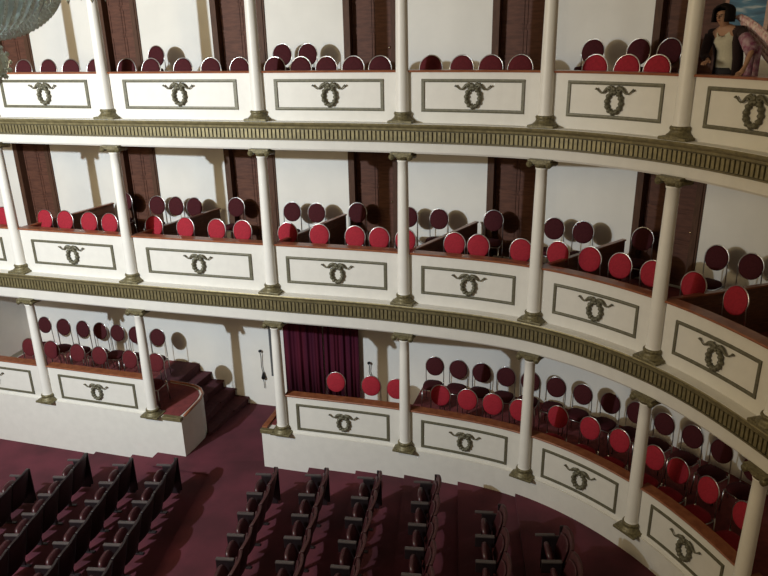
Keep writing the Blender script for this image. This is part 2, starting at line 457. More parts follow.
# ------------------------------------------------------------------ columns
def shaft_mb(z0, z1):
    mb = MB(); n = 10
    prof = [(.112, z0), (.112, z0+.02), (.105, z0+.035)]
    for i in range(n+1):
        f = i/n; prof.append((.104 - .018*f**1.6, z0+.05+(z1-z0-.10)*f))
    prof += [(.096, z1-.035), (.098, z1-.015), (.088, z1)]
    return mb.lathe(prof, 24)
def base_mb():
    mb = MB()
    mb.box((0, -.005, .022), (.41, .34, .044))
    mb.lathe([(.185, .04), (.175, .06), (.150, .08), (.132, .105), (.128, .125), (.140, .135), (.140, .16), (.125, .175)], 16)
    return mb
def cap_mb():
    mb = MB()
    mb.lathe([(.092, -.02), (.10, 0), (.115, .02), (.13, .04), (.13, .05)], 20)
    mb.box((0, 0, .105), (.36, .28, .03))
    for s in (-1, 1):
        mb.tube([(s*.155, -.135, .045), (s*.155, -.10, .045), (s*.155, 0, .045), (s*.155, .10, .045), (s*.155, .135, .045)], [.048, .044, .034, .044, .048], 14)
        for y in (-.138, .138): mb.ball((s*.155, y, .045), (.018, .01, .018), 8, 5)
    mb.box((0, 0, .072), (.30, .25, .035))
    return mb
_c = {}
def column(tier, u, label):
    L = LEDGE[tier]; z1 = CAPB[tier]
    root = empty('column', W(u, -.03, L), heading(u), label, 'column')
    if tier not in _c:
        s = shaft_mb(.16, z1-L).build('shaft', M['column'], root)
        b = base_mb().build('base', M['bronze'], root, bevel=.008)
        c = cap_mb().build('capital', M['bronze'], root); c.location = (0, 0, z1-L)
        _c[tier] = (s, b, c)
    else:
        for o in _c[tier]:
            q = o.copy(); COL.objects.link(q); q.parent = root
    return root
for k in range(0, 7):
    if k == 0: lab = 'white column of the top balcony standing behind the crystal chandelier'
    elif k == 6: lab = 'white column of the top balcony nearest the camera, past the leaning person'
    else: lab = 'tall white column with bronze base, top balcony, %s from left' % ORD[k-1]
    column(3, k, lab)
    column(2, k, 'white column with bronze base and capital, middle balcony, %s from left' % ORD[k])
    column(1, k, 'white column with bronze base and capital, lowest balcony, %s from left' % ORD[k])

# ------------------------------------------------------------------ doors
nd = 0
def door(tier, k):
    global nd
    nd += 1
    a, b = DOORS[k]; z0 = FLOOR[tier]+.012; z1 = FLOOR[tier]+2.62
    um = (a+b)/2
    Wd = (W(b, BACK) - W(a, BACK)).length
    A, B = W(a, BACK), W(b, BACK); rz = math.atan2((B-A).y, (B-A).x)
    org = (A+B)/2; org.z = z0
    root = empty('door_%d' % nd, org, rz, 'dark panelled wooden door at the back of the %s, %s' % (TNAME[tier], bayname(tier, k) if 0 <= BAYN[tier](k) else 'far left'), None, None, 'structure')
    H = z1 - z0
    mb = MB()
    for s in (-1, 1):
        mb.box((s*(Wd/2-.02), .08, H/2), (.10, .26, H))
        mb.box((s*(Wd/2+.02), -.015, H/2), (.09, .03, H+.02))
    mb.box((0, .08, H-.03), (Wd, .24, .08))
    mb.box((0, -.015, H+.02), (Wd+.13, .03, .09))
    mb.build('door_frame', M['doorframe'], root)
    mb = MB(); lw = Wd-.14
    mb.box((0, .155, H/2-.03), (lw, .035, H-.06))
    half = lw/2
    for s in (-1, 1):
        cx = s*half/2
        mb.box((s*.018, .135, H/2), (.012, .02, H-.1))
        for i, (za, zb) in enumerate(((.12, .75), (.83, 1.3), (1.38, 1.85), (1.93, H-.14))):
            w2 = half-.07
            for (c, dd) in (((cx, .133, za), (w2, .02, .035)), ((cx, .133, zb), (w2, .02, .035)), ((cx-w2/2, .133, (za+zb)/2), (.03, .02, zb-za)), ((cx+w2/2, .133, (za+zb)/2), (.03, .02, zb-za))):
                mb.box(c, dd)
    mb.build('door_leaf', M['door'], root)
    mb = MB(); mb.ball((half-.06, .10, 1.02), .024); mb.tube([(half-.06, .10, 1.02), (half-.06, .14, 1.02)], .01, 8)
    mb.build('door_knob', M['brass'], root, label='small bright round door knob')
for tier in (3, 2):
    for k in (-1, 0, 1, 2, 3, 4, 5):
        door(tier, k)

# ------------------------------------------------------------------ box partitions on the middle balcony
for k in range(0, 7):
    R = RAIL[2]
    org = W(k, .17, FLOOR[2]+.012)
    lab = 'low wooden box partition running back from the %s column, middle balcony' % ORD[k]
    root = empty('box_partition', org, 0, lab, 'partition', 'box partitions of the middle balcony')
    A, B = W(k+.03, .19), W(k+{0: .19, 1: .23, 2: .26, 3: .30, 4: .22}.get(k, .2), 2.46 if k < 4 else 2.38)
    d = (B-A); ln = d.length; rz = math.atan2(d.y, d.x); c = (A+B)/2
    z0 = FLOOR[2]+.014; z1 = R-.045
    mb = MB(); mb.box((c.x, c.y, (z0+z1)/2), (ln, .045, z1-z0), rz)
    R3 = Matrix.Rotation(rz, 3, 'Z')
    for sy in (-1, 1):
        for f0 in (-.33, 0, .33):
            for dz in (-.22, .22):
                p = R3 @ Vector((f0*ln, sy*.026, 0)); mb.box((c.x+p.x, c.y+p.y, (z0+z1)/2+dz), (ln*.26, .012, .02), rz)
    mb.shifted(org).build('panel', M['divider'], root)
    mb = MB(); mb.box((c.x, c.y, z1+.015), (ln+.02, .085, .03), rz)
    mb.shifted(org).build('top_rail', M['wood'], root, bevel=.006)

# ------------------------------------------------------------------ stairs
root = empty('carpeted_stairs', W(1.05, 2.0, -8.45), 0, 'short flight of dark wine carpeted stairs descending beside the curved platform corner', 'stairs')
off = W(1.05, 2.0, -8.45)
NU = [.84, .953, 1.071, 1.18, 1.294]; TZ = [None, -7.77, -7.96, -8.15, -8.34]
INN = [None, (1.02, 1.36), (1.11, 1.32), (1.18, 1.20), (1.225, .93)]
for i in range(1, 5):
    ub = NU[i]; iu, it = INN[i]
    poly = [(.843, BACK-.005), (.843, 1.375), (1.0, 1.366), (1.02, 1.358)]
    if i >= 2: poly += [(1.095, 1.30)]
    if i >= 3: poly += [(1.165, 1.19)]
    if i >= 4: poly += [(1.215, 1.01)]
    if i == 1: poly = [(.843, BACK-.005), (.843, 1.375), (.93, 1.37)]
    if i == 2: poly += [(1.10, 1.31)]
    if i == 3: poly += [(1.175, 1.16)]
    if i == 4: poly += [(1.248, .86), (1.265, .95)]
    poly += [(ub-.015, 1.9), (ub, BACK-.005)]
    mb = MB(); mb.prism(poly, -8.75, TZ[i])
    mb.prism([(poly[-1][0]-.03, BACK-.006), (poly[-2][0]-.03, 1.9), (poly[-2][0]+.012, 1.9), (poly[-1][0]+.012, BACK-.006)], TZ[i]-.03, TZ[i]+.004)
    mb.shifted(off).build('step', M['stair'], root)
mb = MB(); mb.sweep(.60, .843, [(1.42, -7.585), (1.42, -7.572), (BACK-.004, -7.572), (BACK-.004, -7.585)], n=3)
mb.sweep(.838, .846, [(1.37, -7.78), (1.37, -7.572), (BACK-.004, -7.572), (BACK-.004, -7.78)], n=1)
mb.shifted(off).build('landing', M['stair'], root)

# ------------------------------------------------------------------ curtain, tassels, jamb
def curtain(ua, ub, label, ph):
    org = W((ua+ub)/2, 2.52, -7.44); mb = MB(); N = 90; prof = []
    front = []; back = []
    for i in range(N+1):
        f = i/N; u = ua+(ub-ua)*f
        t = 2.50 + .035*math.sin(f*2*PI*4.5+ph) + .014*math.sin(f*2*PI*11+1.3*ph)
        front.append((u, t)); back.append((u, t+.02))
    lv = [(-8.02, 1.0), (-7.0, 1.0), (-6.4, .95), (-5.8, .9), (-5.2, .8), (-4.845, .55)]
    vs = []
    for z, amp in lv:
        for (u, t) in front: vs.append(W(u, 2.5+(t-2.5)*amp, z))
    nb = len(vs)
    for z, amp in lv:
        for (u, t) in back: vs.append(W(u, 2.53+(t-2.53)*amp, z))
    n1 = N+1; fs = []
    for j in range(len(lv)-1):
        for i in range(N):
            a = j*n1+i; fs.append((a, a+1, a+1+n1, a+n1)); fs.append((nb+a+n1, nb+a+1+n1, nb+a+1, nb+a))
    L5 = len(lv)-1
    for i in range(N):
        fs.append((i, nb+i, nb+i+1, i+1)); a = L5*n1+i; fs.append((a, a+1, nb+a+1, nb+a))
    for j in range(L5):
        a = j*n1; fs.append((a, a+n1, nb+a+n1, nb+a)); a = j*n1+N; fs.append((a, nb+a, nb+a+n1, a+n1))
    mb.add(vs, fs, True)
    o = mb.shifted(org).build('curtain', M['curtain'], loc=org)
    tag(o, label, 'curtain')
curtain(1.66, 1.99, 'left half of the plum doorway curtain, partly behind a white column', 0.4)
curtain(2.0, 2.335, 'right half of the plum doorway curtain behind a red chair', 2.1)
mb = MB(); mb.tube([W(1.62, 2.50, -4.82), W(2.0, 2.50, -4.82), W(2.36, 2.50, -4.82)], .018, 8)
tag(mb.build('curtain_rod', M['black']), 'dark rod above the plum curtain', 'curtain rod')
def tieback(u, z, h, label):
    org = W(u, BACK, z); root = empty('curtain_tieback', org, heading(u), label, 'tieback')
    mb = MB(); mb.tube([(0, 0, 0), (0, -.06, 0)], .012, 8); mb.ball((0, -.07, 0), .035, 10, 8); mb.build('hook', M['black'], root)
    mb = MB(); mb.tube([(0, -.07, 0), (.01, -.05, -.15*h), (.0, -.045, -.4*h), (.02, -.05, -.55*h)], .010, 6)
    mb.tube([(.02, -.05, -.72*h), (.03, -.04, -.85*h), (.035, -.04, -h)], .008, 6); mb.build('cord', M['black'], root)
    mb = MB(); mb.lathe([(.012, 0), (.02, -.03), (.035, -.09), (.055, -.16), (.045, -.19), (.02, -.2)], 12, (.035, -.055, -.55*h)); mb.build('tassel', M['black'], root)
tieback(1.447, -7.03, 1.0, 'black tieback cord with tassel on the passage wall beside the stairs')
tieback(2.416, -7.06, .55, 'black tieback hanging on the wall just right of the curtain')
mb = MB(); mb.sweep(1.55, 1.572, [(2.44, -7.60), (2.44, -5.1), (BACK-.003, -5.1), (BACK-.003, -7.60)], n=1)
o = mb.build('trim_1', M['grey']); tag(o, 'narrow dark grey jamb strip left of the curtain', None, None, 'structure')
mb = MB(); mb.sweep(1.565, 1.571, [(2.58, -8.60), (2.58, -7.60), (BACK-.003, -7.60), (BACK-.003, -8.60)], n=1)
o = mb.build('trim_2', M['black']); tag(o, 'thin black edge strip below the grey jamb', None, None, 'structure')

# ------------------------------------------------------------------ banquet chairs
def superell(w, h, n, p=2.3):
    out = []
    for k in range(n):
        a = 2*PI*k/n; c, s_ = math.cos(a), math.sin(a)
        out.append((w*math.copysign(abs(c)**(2/p), c), h*math.copysign(abs(s_)**(2/p), s_)))
    return out
def cushion(mb, outline, y0, y1, place, rings=4):
    """rounded pad: outline (x, z); thickness from y0 to y1; place maps (x, y, z)"""
    n = len(outline); vs = []; prof = []
    for i in range(rings+1):
        a = PI/2*i/rings; prof.append((math.sin(a), y0 + (y1-y0)*.5*(1-math.cos(a))))
    prof = [(f*.16+.84 if f > 0 else 0.0, y) for f, y in prof][1:]
    P = [(.55, y0-(y1-y0)*.12)] + prof + [(f, y0+y1-y) for f, y in reversed(prof[:-1])] + [(.55, y1+(y1-y0)*.12)]
    for f, y in P:
        for x, z in outline: vs.append(place(x*f, y, z*f))
    fs = []
    for j in range(len(P)-1):
        for k in range(n): fs.append((j*n+k, j*n+(k+1) % n, (j+1)*n+(k+1) % n, (j+1)*n+k))
    fs.append(tuple(range(n))); fs.append(tuple(reversed(range((len(P)-1)*n, len(P)*n))))
    mb.add(vs, fs, True)
CH = 1.07
TILT = .16
def back_pt(x, y, z, H):  # z relative to backrest centre
    zc = H - .215
    yy = -.19 - (zc+z - (H-.215))*math.tan(TILT) + y
    return Vector((x, yy, zc+z*math.cos(TILT)))
def make_chair(fab, H=CH):
    root = empty('banquet_chair', (0, 0, 0)); SH = .50
    mb = MB(); cushion(mb, superell(.205, .205, 28, 2.8), 0, .075, lambda x, y, z: Vector((x, z+.0, SH-.075+y)))
    mb.build('seat', fab, root)
    mb = MB(); cushion(mb, superell(.192, .204, 28, 2.1), -.024, .024, lambda x, y, z: back_pt(x, y, z, H))
    mb.build('backrest', fab, root)
    # chrome hoop that rims the backrest and runs down both sides to the seat
    pts = []
    N = 22
    for i in range(N+1):
        a = -.30 + (PI+.60)*i/N
        pts.append(back_pt(.198*math.cos(a), 0, .212*math.sin(a), H))
    pr = [Vector((.19, -.195, .46)), Vector((.193, -.192, .60))] + pts + [Vector((-.193, -.192, .60)), Vector((-.19, -.195, .46))]
    mb = MB(); mb.tube(pr, .009, 8); mb.build('back_frame', M['chrome'], root)
    mb = MB()
    sq = [(.19, .17), (.19, -.19), (-.19, -.19), (-.19, .17)]
    mb.tube([(x, y, SH-.09) for x, y in sq], .012, 6, closed=True); mb.build('seat_frame', M['chrome'], root)
    for sx in (-1, 1):
        mb = MB(); mb.tube([(sx*.185, .165, SH-.09), (sx*.192, .175, .2), (sx*.20, .18, 0.005)], .012, 8); mb.build('leg', M['chrome'], root)
        mb = MB(); mb.tube([(sx*.19, -.195, .47), (sx*.193, -.21, .2), (sx*.20, -.235, 0.005)], .012, 8); mb.build('leg', M['chrome'], root)
    return root
protos = {}
used = {}
def get_chair(kind, H):
    key = (kind, H)
    if key not in protos:
        protos[key] = make_chair(M[kind], H); return protos[key]
    return copy_tree(protos[key])
CK = {'crimson': 'crimson', 'wine': 'shaded red', 'maroon': 'dark maroon'}
ROWN = {'f': 'front row', 'b': 'back row', 'd': 'by the partition'}
def seat_rows(tier, row, us, t, kindf, H):
    cnt = {}
    tot = {}
    for u in us: tot[math.floor(u)] = tot.get(math.floor(u), 0)+1
    for u in sorted(us):
        k = math.floor(u); i = cnt.get(k, 0); cnt[k] = i+1
        kind = kindf(u)
        c = get_chair(kind, H)
        z = {3: FLOOR[3]+.012, 2: FLOOR[2]+.012, 1: -7.445}[tier]
        if tier == 1 and row == 'b' and u < 1: z = -7.572; c = c
        if tier == 3 and row == 'b': z += .19
        tc = t - .20
        c.location = W(u, tc, z)
        c.rotation_euler.z = heading(u) + PI + random.uniform(-.06, .06)
        if row == 'd':
            lab = '%s round-backed chair by the door and partition, %s, %s' % (CK[kind], TNAME[tier], bayname(tier, k))
        elif tot[k] == 1:
            lab = '%s round-backed chair alone in %s, %s, %s' % (CK[kind], ROWN[row], TNAME[tier], bayname(tier, k))
        else:
            lab = '%s round-backed chair, %s, %s, %s, %s' % (CK[kind], ROWN[row], TNAME[tier], ORD[BAYN[tier](k)]+' bay', ORD[i]+' from left')
        tag(c, lab, 'chair', 'chairs in the %s of the %s' % ({'f': 'front row', 'b': 'back row', 'd': 'doorway places'}[row], TNAME[tier]))
T3F = [.165, .383, .586, .789, 1.000+.04, 1.215, 1.43, 1.616, 1.80, 2.04, 2.22, 2.40, 2.59, 2.78, 3.127, 3.34, 3.538, 3.735, 4.216, 4.424, 4.627]
T3B = [.923, 1.874, 2.062, 3.984-.0, 4.231, 4.40]
T2F = [-.29, .091, .285, .512, .70, 1.08, 1.314, 1.537, 1.72, 2.05, 2.29, 2.56, 2.745, 2.94, 3.31, 3.49, 3.795, 4.018+.03, 4.285, 4.503, 4.736, 5.05, 5.345]
T2B = [.74, .915, 1.085, 1.859, 2.052, 2.80, 3.02, 3.84, 4.005, 4.806, 5.01]
T2D = [.36, 1.40, 2.385, 3.435, 4.335]
T1F = [-.305, -.09, .16, .383, .68, .93, 2.364, 2.656, 2.86, 3.216, 3.434, 3.637, 3.84, 4.142, 4.4, 4.642, 4.905, 5.133, 5.365, 5.64]
T1B = [-.563, -.365, -.172, .01, .19, .39, .62, 3.028, 3.231, 3.419, 3.602, 3.776, 3.944, 4.112, 4.301, 4.480, 4.672, 4.87, 5.063, 5.26]
seat_rows(3, 'f', T3F, .55, lambda u: 'crimson' if u > 4.1 else 'wine' if u > 3 else 'maroon', .93)  # dimmer light on the left and middle chairs is put into their fabric colour
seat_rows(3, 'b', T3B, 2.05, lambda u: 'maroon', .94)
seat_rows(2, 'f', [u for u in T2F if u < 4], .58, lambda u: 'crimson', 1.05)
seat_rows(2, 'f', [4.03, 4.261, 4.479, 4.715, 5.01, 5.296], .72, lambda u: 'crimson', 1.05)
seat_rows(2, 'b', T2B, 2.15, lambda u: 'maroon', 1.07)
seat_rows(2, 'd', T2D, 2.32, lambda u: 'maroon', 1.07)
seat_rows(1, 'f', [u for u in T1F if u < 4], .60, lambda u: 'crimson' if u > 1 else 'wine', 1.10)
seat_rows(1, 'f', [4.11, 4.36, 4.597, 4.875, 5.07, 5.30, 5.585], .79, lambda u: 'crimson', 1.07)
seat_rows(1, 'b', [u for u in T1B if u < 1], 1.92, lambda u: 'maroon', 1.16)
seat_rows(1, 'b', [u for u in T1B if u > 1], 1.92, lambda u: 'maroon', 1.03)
# the raised back half of the top balcony
mb = MB(); mb.sweep(U0, U1, [(1.35, FLOOR[3]+.012), (1.35, FLOOR[3]+.20), (BACK-.003, FLOOR[3]+.20), (BACK-.003, FLOOR[3]+.012)])
struct(mb, 'floor_raised_upper', M['boxcarpet'], 'raised carpeted back half of the top balcony floor')

# ------------------------------------------------------------------ stalls seats (they face the stage, to the left)
M['seatback_red'] = mat('reddish_brown_seat_back', (0.060, 0.018, 0.020), 0.5, var=0.3, scale=10.0)
def make_stall_seat(backm):
    root = empty('theatre_seat', (0, 0, 0))     # local: +x is the way it faces, y along the row
    # curved backrest shell
    def shell(th, z0, z1, off, hw, lean=.22):
        mb = MB(); n = 10; lv = 6; vs = []
        for j in range(lv+1):
            z = z0+(z1-z0)*j/lv
            for i in range(n+1):
                y = -hw+2*hw*i/n; f = y/hw
                crown = -.035*(abs(f)**3)*(j/lv)
                x = off - (z-.42)*lean + .045*f*f
                vs.append((x, y, z+crown))
        nb = len(vs); vs += [(x-th, y, z) for x, y, z in vs[:nb]]
        n1 = n+1; fs = []
        for j in range(lv):
            for i in range(n):
                a = j*n1+i; fs.append((a, a+1, a+1+n1, a+n1)); fs.append((nb+a+n1, nb+a+1+n1, nb+a+1, nb+a))
        for i in range(n):
            fs.append((i, nb+i, nb+i+1, i+1)); a = lv*n1+i; fs.append((a, a+1, nb+a+1, nb+a))
        for j in range(lv):
            a = j*n1; fs.append((a, a+n1, nb+a+n1, nb+a)); a += n; fs.append((a, nb+a, nb+a+n1, a+n1))
        mb.add(vs, fs, True); return mb
    shell(.045, .22, .90, .0, .262).build('backrest', backm, root, bevel=.006)
    shell(.03, .40, .82, .035, .205).build('back_cushion', M['seatred'], root, bevel=.01)
    mb = MB()      # tipped-up seat
    Rm = Matrix.Rotation(-1.22, 3, 'Y')
    cushion(mb, superell(.20, .205, 20, 3.2), -.04, .04, lambda x, y, z: Rm @ Vector((x, z, y)) + Vector((.16, 0, .50)))
    s_ = mb.build('tip_up_seat', M['seatred'], root)
    mb = MB()
    mb.add([], [])
    mb.box((.20, .2775, .655), (.30, .06, .035))
    mb.build('armrest', M['arm'], root, bevel=.012)
    mb = MB(); mb.box((.13, .28, .33), (.09, .035, .63)); mb.box((.20, .28, .55), (.30, .03, .18)); mb.box((.14, .28, .012), (.30, .06, .024))
    mb.build('side_standard', M['seatwood'], root, bevel=.006)
    mb = MB(); mb.ball((.275, .235, .63), .016, 8, 6); mb.build('brass_stud', M['brass'], root)
    return root
SEATP = {}
PL = .555
for i, (x0, y0, sl, n) in enumerate(rows):
    zg = ground_at_row(i)
    ang = math.atan2(-1, -sl)
    dv = Vector((-sl, -1)).normalized()
    for j in range(n):
        p = Vector((x0, y0)) + dv*(PL*(j+.5))
        sk = 'seatwood' if i < 4 else 'seatback_red'
        if sk in SEATP: s_ = copy_tree(SEATP[sk])
        else: s_ = SEATP[sk] = make_stall_seat(M[sk])
        # faces -x; the row runs towards the camera
        rz = math.atan2(dv.y, dv.x) - PI/2
        s_.location = (p.x - .106, p.y, zg)
        s_.rotation_euler.z = rz
        lab = '%s tip-up stalls seat, %s row from left, %s seat out from the plinth wall' % ('dark' if i < 4 else 'reddish brown', ORD[i], ORD[j])
        tag(s_, lab, 'seat', 'tip-up seats in the stalls')
    # closing arm at the far end
    p = Vector((x0, y0)) - dv*.002
    p = Vector((x0, y0)) - dv*.025
    root = empty('row_end_panel', (p.x-.106, p.y, zg), math.atan2(dv.y, dv.x)-PI/2, 'dark end arm closing the %s stalls row from left, next to the plinth wall' % ORD[i], 'row end', 'end arms of the stalls rows')
    mb = MB(); mb.box((.20, 0, .655), (.30, .045, .035)); mb.build('armrest', M['arm'], root, bevel=.012)
    mb = MB(); mb.box((.10, 0, .33), (.28, .035, .61)); mb.box((-.055, 0, .46), (.08, .035, .74)); mb.build('panel', M['seatwood'], root, bevel=.01)

# ------------------------------------------------------------------ chandelier
cx, cy = -2.60, 4.93
root = empty('chandelier', (cx, cy, .0), 0, 'large crystal chandelier with beaded glass bowl and hanging drops', 'chandelier')
def bowl_r(f): return .345*math.sin(min(1, f)*PI/2)**.8 if f < 1 else .345
mb = MB(); prof = []
for i in range(13):
    f = i/12; prof.append((max(.03, .50*math.sin(f*PI/2)), .02 + .38*(1-math.cos(f*PI/2))))
mb.lathe([(r-.03, z+.02) for r, z in prof], 40); mb.build('glass_bowl', M['glass'], root)
mb = MB()
for k in range(48):
    a = 2*PI*k/48
    for i in range(1, 25):
        f = i/24; r = .505*math.sin(f*PI/2); z = .018+.385*(1-math.cos(f*PI/2))
        h = .010 + .016*f
        mb.octa((r*math.cos(a), r*math.sin(a), z), .009+.009*f, h)
    for i in range(14):
        z = .38+.045*i; r = .51+.02*math.sin(i*.5)-.022*i*.8
        mb.octa((r*math.cos(a), r*math.sin(a), z), .012, .022)
mb.build('bead_strands', M['bead'], root)
mb = MB()
for r, z in ((.515, .405), (.78, .46), (.23, 1.0)):
    mb.tube([(r*math.cos(2*PI*k/40), r*math.sin(2*PI*k/40), z) for k in range(40)], .016, 8, closed=True)
mb.build('ring', M['patina'], root)
mb = MB()
for k in range(12):
    a = 2*PI*k/12; c, s_ = math.cos(a), math.sin(a)
    mb.tube([(r*c, r*s_, z) for r, z in ((.22, .98), (.42, .84), (.56, .62), (.66, .46), (.74, .43), (.80, .48), (.78, .56))], .012, 6)
mb.build('scrolled_arms', M['patina'], root)
mb = MB()
for k in range(36):
    a = 2*PI*k/36
    for q, dz in enumerate((.0, .05, .10)):
        mb.octa((.775*math.cos(a), .775*math.sin(a), .41-dz-.02*(k % 2)), .018, .030)
mb.build('hanging_drops', M['bead'], root)
mb = MB()
for k in range(12):
    a = 2*PI*k/12; mb.lathe([(.012, 0), (.045, .015), (.05, .03), (.014, .035), (.014, .13)], 10, (.78*math.cos(a), .78*math.sin(a), .54))
mb.build('candle_cups', M['bead'], root)
mb = MB(); mb.lathe([(.02, .07), (.035, .05), (.05, .02), (.045, .0), (.03, -.01), (.07, -.05), (.095, -.10), (.09, -.16), (.06, -.21), (.03, -.23), (.015, -.27)], 20)
mb.build('pendant_finial', M['glass'], root)
mb = MB()
for j in range(7):
    th = PI*(j+.5)/7
    for k in range(14):
        a = 2*PI*(k+.5*(j % 2))/14; mb.octa((.105*math.sin(th)*math.cos(a), .105*math.sin(th)*math.sin(a), -.125-.12*math.cos(th)), .014, .018)
mb.build('finial_beads', M['bead'], root)
mb = MB(); mb.lathe([(.05, .35), (.06, .6), (.10, .8), (.06, 1.0), (.03, 1.1), (.02, 1.6), (.02, 4.5)], 14); mb.build('stem', M['patina'], root)

cl = bpy.data.lights.new('chandelier_fill', 'POINT'); cl.energy = 170; cl.color = (0.92, 0.97, 1.0); cl.shadow_soft_size = .12  # added lamp above the bowl to brighten the glass; the chandelier itself is unlit
co = bpy.data.objects.new('chandelier_fill', cl); co.location = (cx, cy, .62); COL.objects.link(co)
# ------------------------------------------------------------------ painted panel on the top balcony wall
A, B = W(4.60, BACK), W(4.79, BACK); rz = math.atan2((B-A).y, (B-A).x); org = (A+B)/2; org.z = .05
root = empty('painted_panel', org, rz, 'blue painted panel with pale streaks on the wall behind the leaning person', 'painting')
m = bpy.data.materials.new('blue_streaked_paint'); m.use_nodes = True; nt = m.node_tree; b = nt.nodes['Principled BSDF']
tc = nt.nodes.new('ShaderNodeTexCoord'); mp = nt.nodes.new('ShaderNodeMapping'); mp.inputs['Rotation'].default_value = (0, .35, 0); mp.inputs['Scale'].default_value = (1.2, 1, 7)
n = nt.nodes.new('ShaderNodeTexNoise'); n.inputs['Scale'].default_value = 1.6; n.inputs['Detail'].default_value = 3
cr = nt.nodes.new('ShaderNodeValToRGB'); cr.color_ramp.elements[0].position = .40; cr.color_ramp.elements[0].color = (.03, .09, .16, 1)
cr.color_ramp.elements[1].position = .68; cr.color_ramp.elements[1].color = (.42, .48, .50, 1)
e = cr.color_ramp.elements.new(.56); e.color = (.06, .18, .28, 1)
nt.links.new(tc.outputs['Object'], mp.inputs[0]); nt.links.new(mp.outputs[0], n.inputs['Vector']); nt.links.new(n.outputs[0], cr.inputs[0]); nt.links.new(cr.outputs[0], b.inputs['Base Color']); b.inputs['Roughness'].default_value = .6
PW = (B-A).length
mb = MB(); mb.box((0, -.03, .6), (PW, .03, 1.3)); mb.build('canvas', m, root)
mb = MB()
for s in (-1, 1): mb.box((s*(PW/2+.02), -.03, .6), (.06, .05, 1.42))
for z in (-.08, 1.28): mb.box((0, -.03, z), (PW, .05, .06))
mb.build('frame', M['wood'], root)

# ------------------------------------------------------------------ the person leaning on the top balcony rail
def skin_mesh(chains, parent, name, m, origin, sub=2):
    """chains: list of lists of (point, radius); equal points are shared, so the figure is one connected graph"""
    vs, es, rs, idx = [], [], [], {}
    for ch in chains:
        prev = None
        for p, r in ch:
            key = tuple(round(c, 4) for c in p)
            if key not in idx:
                idx[key] = len(vs); vs.append(Vector(p) - origin); rs.append(r)
            k = idx[key]
            if prev is not None and prev != k: es.append((prev, k))
            prev = k
    me = bpy.data.meshes.new(name); me.from_pydata([tuple(v) for v in vs], es, [])
    o = bpy.data.objects.new(name, me); COL.objects.link(o); o.parent = parent
    md = o.modifiers.new('skin', 'SKIN'); md.use_smooth_shade = True
    sv = me.skin_vertices[0].data
    for i, r in enumerate(rs):
        sv[i].radius = r if isinstance(r, tuple) else (r, r); sv[i].use_root = (i == 0)
    sb = o.modifiers.new('sub', 'SUBSURF'); sb.levels = sub; sb.render_levels = sub
    me.materials.append(m)
    return o
PO = Vector((4.36, 9.12, FLOOR[3]+.012))

SD = Vector((.52, -.853, 0)); FW = Vector((-.853, -.52, 0)); UP = Vector((0, 0, 1))
person = empty('person', PO, 0, 'person with black hair, off-white top and dark cardigan leaning over the top balcony rail', 'person')
V = lambda x, y, z: Vector((x, y, z))
pel, spn, chs, nkb = V(4.37, 9.12, -.47), V(4.335, 9.085, -.30), V(4.27, 9.03, -.12), V(4.225, 9.005, .0)
nk, hd0, hd1, hd2 = V(4.205, 8.998, .045), V(4.175, 8.99, .09), V(4.165, 9.0, .15), V(4.17, 9.01, .22)
shR, shL = V(4.13, 9.19, -.06), V(4.345, 8.845, -.03)
elR, wrR = V(4.10, 9.24, -.30), V(4.075, 9.03, -.37)
elL, wrL = V(4.375, 8.60, -.245), V(4.29, 8.545, -.425)
hipR, hipL = V(4.33, 9.20, -.52), V(4.42, 9.04, -.52)
def fingers(wr, palm, dirv, side, r=.0085):
    out = [[(wr, .024), (palm, (.034, .020))]]
    for i, (o_, ln) in enumerate(((-.030, .052), (-.010, .066), (.010, .070), (.030, .060))):
        a = palm + dirv*.035 + side*o_
        b_ = a + dirv*ln*.55 + V(0, 0, -.006); c_ = b_ + dirv*ln*.35 + V(0, 0, -.022)
        out.append([(palm, (.034, .020)), (a, .0105), (b_, r), (c_, r*.85)])
    t1 = palm + side*.045 + dirv*.0; t2 = t1 + side*.012 + dirv*.034 + V(0, 0, -.012)
    out.append([(palm, (.034, .020)), (t1, .011), (t2, .009)])
    return out
chains = [[(pel, (.13, .10)), (spn, (.115, .085)), (chs, (.135, .09)), (nkb, (.075, .06)), (nk, .05), (hd0, (.062, .07)), (hd1, (.078, .092)), (hd2, (.068, .08))],
          [(nkb, (.075, .06)), (shR, .05), ((shR+elR)/2, .042), (elR, .034), ((elR+wrR)/2, .032), (wrR, .024)],
          [(nkb, (.075, .06)), (shL, .05), ((shL+elL)/2, .042), (elL, .034), ((elL+wrL)/2, .032), (wrL, .024)],
          [(pel, (.13, .10)), (hipR, .085), (V(4.31, 9.19, -.85), .06), (V(4.34, 9.21, -1.17), .04), (V(4.26, 9.16, -1.205), .03)],
          [(pel, (.13, .10)), (hipL, .085), (V(4.41, 9.01, -.85), .06), (V(4.44, 9.03, -1.17), .04), (V(4.36, 8.98, -1.205), .03)]]
chains += fingers(wrL, wrL+V(-.028, -.018, -.052), V(-.75, -.45, -.25).normalized(), V(-.52, .853, 0)*1)
chains += fingers(wrR, wrR+V(-.030, -.030, .0), V(-.75, -.55, -.15).normalized(), V(.52, -.853, 0)*1)
skin_mesh(chains, person, 'body', M['skin'], PO)
